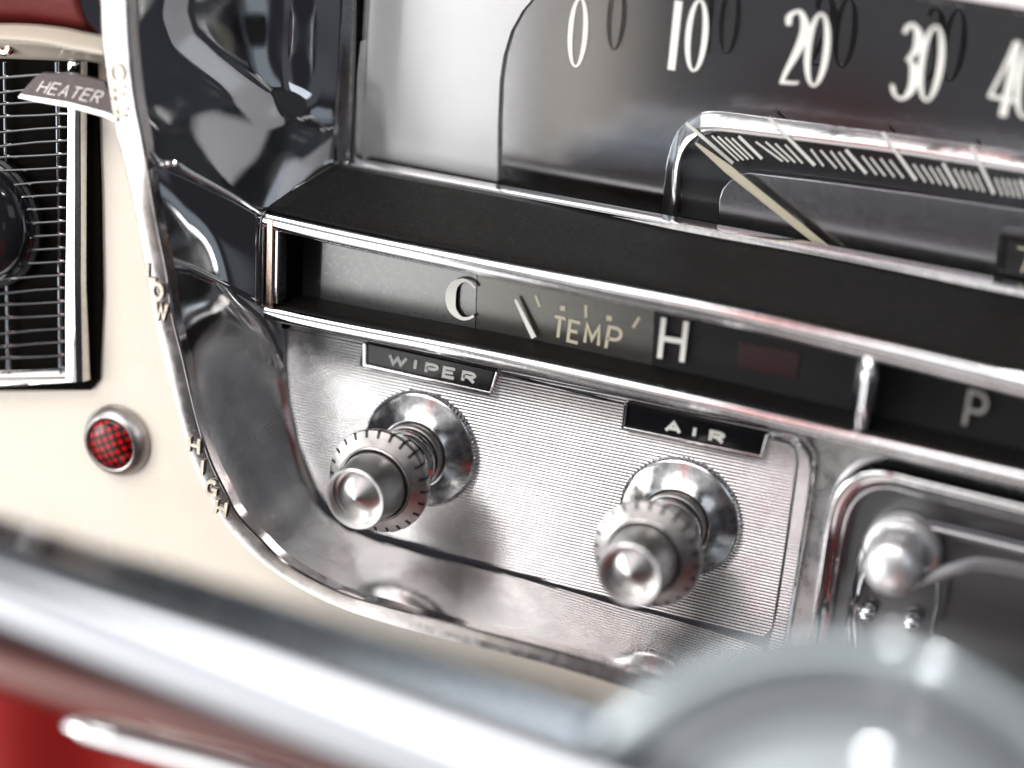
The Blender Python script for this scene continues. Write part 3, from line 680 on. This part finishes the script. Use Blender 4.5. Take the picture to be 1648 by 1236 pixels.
def n40(mb):
    kx, kz = px_cm(1610, 125, YN); o = P(1588, 183, YN)
    fat(mb, o, 48 * kx, 122 * kz, [(.55, 0), (.62, .4), (.66, .8), (.68, 1.0)], [.26, .26, .26, .24], TH)
    fat(mb, o + Vector((0, -.002, 0)), 48 * kx, 122 * kz, [(.62, .98), (.35, .62), (0.02, .25)], [.12, .12, .12], TH)
    fat(mb, o + Vector((0, -.003, 0)), 48 * kx, 122 * kz, [(-.02, .245), (.4, .235), (.9, .22)], [.12, .12, .12], TH)
    zero(mb, 1657, 128, 22, 63)
for lb, fn in (('0', n0), ('10', n10), ('20', n20), ('30', n30), ('40', n40)): num(lb, fn)

# arch trim
ao = [(1063, 356), (1069, 300), (1075, 256), (1090, 212), (1118, 187), (1149, 179), (1236, 189), (1417, 212), (1562, 232), (1760, 262)]
ai = [(1091, 362), (1096, 305), (1100, 262), (1110, 236), (1126, 219), (1150, 209), (1230, 217), (1417, 240), (1562, 262), (1760, 292)]
o_, i_ = cr([P(a, b, YD) for a, b in ao], 5), cr([P(a, b, YD) for a, b in ai], 5)
rws = [[a.lerp(b, s) + Vector((0, y, 0)) for a, b in zip(o_, i_)] for s, y in ((0, -.0), (.03, -.06), (.12, -.10), (.5, -.22), (.9, -.34), (.98, -.33), (1, -.02))]
vs, fs = grid(rws, 1, 1); obj('arch_trim', vs, fs, mat('soft_arch_chrome', (.72, .71, .71), 1, .16, .03, 400), sp, sharp=0)
poly('scale_band', [(1096, 372), (1097, 300), (1101, 262), (1112, 236), (1130, 219), (1152, 212), (1417, 243), (1760, 296), (1760, 560), (1096, 400)], YD - .03, .02, DIAL_B, sp)
# lower brushed plate
poly('odometer_plate', [(1155, 420), (1157, 322), (1162, 305), (1173, 292), (1188, 282), (1206, 278), (1315, 291), (1480, 313), (1760, 355), (1760, 540)], YD - .32, .15, PLATE_D, sp, bevel=.05)
# ticks
mb = MB()
Z3 = lambda x, y: (1000 + x / 2.543, y / 2.543)
YK = YD - .42
longs = [((265, 503), (457, 668)), ((603, 482), (792, 677)), ((1068, 542), (1206, 738)), ((1432, 597), (1525, 793))]
for a, b in longs: tick(mb, Z3(*a), Z3(*b), .085, YK, .01)
sh = [(370, 555, 480, 658), (395, 558, 500, 655), (425, 562, 520, 652), (452, 565, 540, 650), (550, 580, 660, 660), (590, 580, 685, 662), (630, 588, 712, 665), (670, 592, 742, 668),
      (775, 610, 828, 680), (815, 615, 880, 688), (856, 618, 916, 695), (890, 622, 952, 700), (985, 638, 1045, 715), (1020, 645, 1080, 720), (1060, 648, 1118, 725), (1098, 655, 1155, 728),
      (1195, 672, 1245, 745), (1228, 676, 1278, 750), (1262, 682, 1308, 755), (1292, 685, 1338, 760), (1362, 692, 1405, 770), (1392, 698, 1432, 775), (1420, 703, 1460, 780), (1450, 710, 1485, 785),
      (1530, 728, 1560, 800), (1556, 730, 1585, 803), (1580, 732, 1608, 806), (1606, 736, 1632, 810), (1660, 745, 1690, 818), (1690, 750, 1716, 822)]
for a, b, c_, d_ in sh: tick(mb, Z3(a, b), Z3(c_, d_), .044, YK, .01)
for a, b, c_, d_ in ((480, 557, 576, 650), (918, 612, 1003, 710), (1316, 668, 1372, 767), (1632, 735, 1664, 818)): tick(mb, Z3(a, b), Z3(c_, d_), .075, YK, .01)
mb.build('scale_marks', WHITE, sp, smooth=False)
# needle
p0, p1 = P(1122, 231, YD - .62), P(1350, 415, YD - .62); d = (p1 - p0).normalized(); n = Vector((-d.z, 0, d.x))
mb = MB(); mb.prism([p0 - n * .03, p0 - d * .05, p0 + n * .03, p0 + d * 1.0 + n * .11, p1 + n * .09, p1 - n * .09, p0 + d * 1.0 - n * .11], (0, -.08, 0)); mb.build('needle', BEIGE, sp, bevel=.02)
# odometer window at the right edge
poly('odometer_frame', [(1608, 374), (1760, 396), (1760, 490), (1598, 455)], YD - .75, .5, GLOSS_BLACK, sp, bevel=.06)
poly('odometer_opening', [(1622, 388), (1760, 408), (1760, 470), (1618, 440)], YD - .78, .02, RUBBER_GAPS, sp)
mb = MB(); letter_px(mb, '7', (1636, 436), (1656, 441), (1638, 398), YD - .80, .05, .01); mb.build('odometer_digit', BEIGE, sp, smooth=False)

# ================================================================== heater lever
hl = thing('heater_lever', 'flat dark chrome lever stamped HEATER reaching left from the rim over the vent', 'lever', P(100, 150, -3.6))
yh = -3.75
lev = [(27, 156), (36, 146), (56, 124), (68, 117), (120, 119), (168, 131), (178, 160), (186, 196), (165, 186), (109, 171), (60, 163)]
poly('blade', lev, yh, .12, mat('dark_bronze_chrome', (.060, .050, .050), 1, .22, .08, 500, .1, 1500), hl, bevel=.03)
poly('bright_edge', [(28, 158), (60, 165), (109, 173), (165, 188), (188, 198), (180, 184), (165, 179), (109, 164), (60, 156), (32, 151)], yh - .03, .14, CHROME_RIM, hl, bevel=.03)
mb = MB()
for i, ch in enumerate('HEATER'):
    u = 60 + i * 17.2; v = 147 + i * 3.2; letter_px(mb, ch, (u, v), (u + 12, v + 2.2), (u + 11, v - 17), yh - .002, .03, .025)
mb.build('stamped_lettering', mat('stamped_letter_chrome', (.42, .39, .37), 1, .25), hl, smooth=False)

# ================================================================== recess with switch, lower right
rs_ = thing('switch_recess', 'rounded chrome framed recess with a round switch at the lower right', 'switch panel', P(1500, 900, -.3))
fo = [(1286, 1180), (1300, 1060), (1318, 930), (1330, 840), (1344, 780), (1375, 745), (1425, 735), (1500, 752), (1648, 788), (1800, 825)]
fi = [(1326, 1180), (1336, 1060), (1352, 930), (1364, 860), (1376, 815), (1400, 788), (1436, 780), (1500, 796), (1648, 832), (1800, 868)]
o_, i_ = cr([P(a, b, -.1) for a, b in fo], 5), cr([P(a, b, -.1) for a, b in fi], 5)
rws = [[a.lerp(b, s) + Vector((0, y, 0)) for a, b in zip(o_, i_)] for s, y in ((0, 0), (.05, -.35), (.2, -.62), (.4, -.68), (.6, -.45), (.7, -.38), (.82, -.50), (.95, -.40), (1, -.1), (1.02, .8))]
vs, fs = grid(rws, 1, 1); obj('frame', vs, fs, CHROME, rs_, sharp=0)
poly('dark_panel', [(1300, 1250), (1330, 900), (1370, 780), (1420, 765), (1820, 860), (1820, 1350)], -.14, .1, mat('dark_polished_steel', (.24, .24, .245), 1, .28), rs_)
g0 = [(1350, 1180), (1360, 1010), (1372, 930), (1386, 872), (1412, 838), (1448, 828), (1520, 843), (1648, 874), (1800, 912)]
g1 = [(1366, 1180), (1376, 1010), (1390, 935), (1404, 886), (1424, 858), (1452, 850), (1520, 864), (1648, 895), (1800, 933)]
oo, ii = cr([P(a, b, -.15) for a, b in g0], 5), cr([P(a, b, -.15) for a, b in g1], 5)
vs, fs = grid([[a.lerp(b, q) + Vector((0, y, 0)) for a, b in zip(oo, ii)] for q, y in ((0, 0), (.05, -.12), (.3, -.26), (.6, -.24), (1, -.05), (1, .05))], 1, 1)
obj('inner_frame', vs, fs, mat('dark_inner_steel', (.30, .30, .31), 1, .2), rs_, sharp=0)  # darker steel than the outer frame
io = cr([P(a, b, -.35) for a, b in ((1352, 1100), (1366, 1010), (1380, 930), (1398, 880), (1430, 856), (1470, 858))], 6)
MB().tube(io, .1, 10).build('inner_hoop', CHROME, rs_)
MB().tube(cr([P(a, b, -.5) for a, b in ((1385, 1080), (1378, 1000), (1390, 930), (1420, 880), (1460, 868), (1500, 890), (1512, 950), (1500, 1020))], 6), .06, 10).build('wire_hoop', CHROME, rs_)
c = P(1452, 886, -.4)
MB().add(*lathe(c, [(.95, -.2), (.95, .1), (.88, .2), (.78, .22), (.74, .5), (.74, 1.0)] + [(.72 * math.cos(a), 1.05 + .45 * math.sin(a)) for a in [x * math.pi / 2 / 8 for x in range(8)]] + [(.01, 1.5)], 72)).build('switch_knob', mat('pale_switch_metal', (.78, .78, .78), .8, .33), rs_)
MB().tube(cr([P(1470, 940, -1.2), P(1540, 915, -1.3), P(1600, 910, -1.3), P(1760, 945, -1.3)], 5), .16, 12, sx=.5).build('switch_arm', mat('dull_arm_steel', (.22, .22, .23), 1, .35), rs_)
for u, v in ((1396, 985), (1468, 1000)):
    MB().add(*lathe(P(u, v, -.3), [(.22, -.1), (.22, .1), (.18, .2), (.1, .26), (.01, .28)], 24)).build('screw', CHROME, rs_)

# ================================================================== what is below and in front
fl = MB(); q = [D(-700, 980, 95), D(1500, 1300, 95), D(1500, 2600, 80), D(-700, 2400, 80)]
floor_ = thing('seat_upholstery', 'bright red upholstery seen under the steering wheel at the lower left', 'upholstery', D(100, 1236, 88))
rws = []
for j in range(5):
    r = []
    for i in range(13):
        u = -900 + i * 220; v = 960 + j * 340 + i * 18; r.append(D(u, v, 92 - j * 4 + (1.6 if i % 2 else -1.0)))
    rws.append(r)
MB().add(*grid(rws, 4, 3)).build('pleated_cover', REDC, floor_, solid=.3)
tr = thing('trim_bar', 'slim chrome bar with a rounded end in front of the red upholstery', 'trim', D(110, 1170, 50))
pts = cr([D(108, 1168, 43), D(180, 1186, 42.6), D(300, 1218, 42), D(450, 1262, 41), D(700, 1350, 40)], 4)
MB().tube(pts, .36, 20, rs=[.10, .20, .26, .29] + [.30] * (len(pts) - 4), sx=1).build('bar', CHROME, tr)

sw = thing('steering_wheel', 'blurred chrome and pale enamel steering wheel crossing the lower foreground', 'steering wheel', D(1400, 1500, 31))
def sw_tube(name, a, b, r, mt, n=40, sx=1.0, steps=12):
    a, b = D(*a), D(*b); pts = [a.lerp(b, i / steps) for i in range(steps + 1)]
    return MB().tube(pts, r, n, sx=sx, up=-fwd).build(name, mt, sw)
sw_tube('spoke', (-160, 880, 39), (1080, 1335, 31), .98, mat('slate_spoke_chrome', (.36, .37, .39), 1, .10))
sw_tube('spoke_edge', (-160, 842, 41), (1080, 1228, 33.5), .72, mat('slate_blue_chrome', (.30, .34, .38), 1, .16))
sw_tube('lower_edge', (-160, 1018, 40), (900, 1335, 33), .47, mat('brown_red_reflection', (.16, .06, .05), .3, .3, coat=.4))  # brown-red colour stands in for a reflection along the spoke's underside
c = D(1345, 1540, 31); ax = (CAM - c).normalized() + Vector((.0, 0, .05))
px = 31 / F
def hubring(name, R, r, mt, h):
    axn = ax.normalized(); q = axn.orthogonal().normalized(); q2 = axn.cross(q)
    pts = [c + axn * h + (q * math.cos(2 * math.pi * k / 72) + q2 * math.sin(2 * math.pi * k / 72)) * R for k in range(72)]
    MB().tube(pts, r, 24, closed=True, up=axn).build(name, mt, sw)
hubring('horn_ring', 500 * px, 52 * px, GREYP, -.4)
hubring('hub_collar', 405 * px, 70 * px, DARKGR, -.4)
pr = [(380 * px, -.6), (375 * px, 0), (340 * px, .5), (270 * px, .9), (180 * px, 1.15), (80 * px, 1.28), (.01, 1.3)]
MB().add(*lathe(c, [(a.x, a.y) for a in cr([Vector((p[0], p[1], 0)) for p in pr], 5)], 96, axis=ax)).build('horn_button', WHEELM, sw)
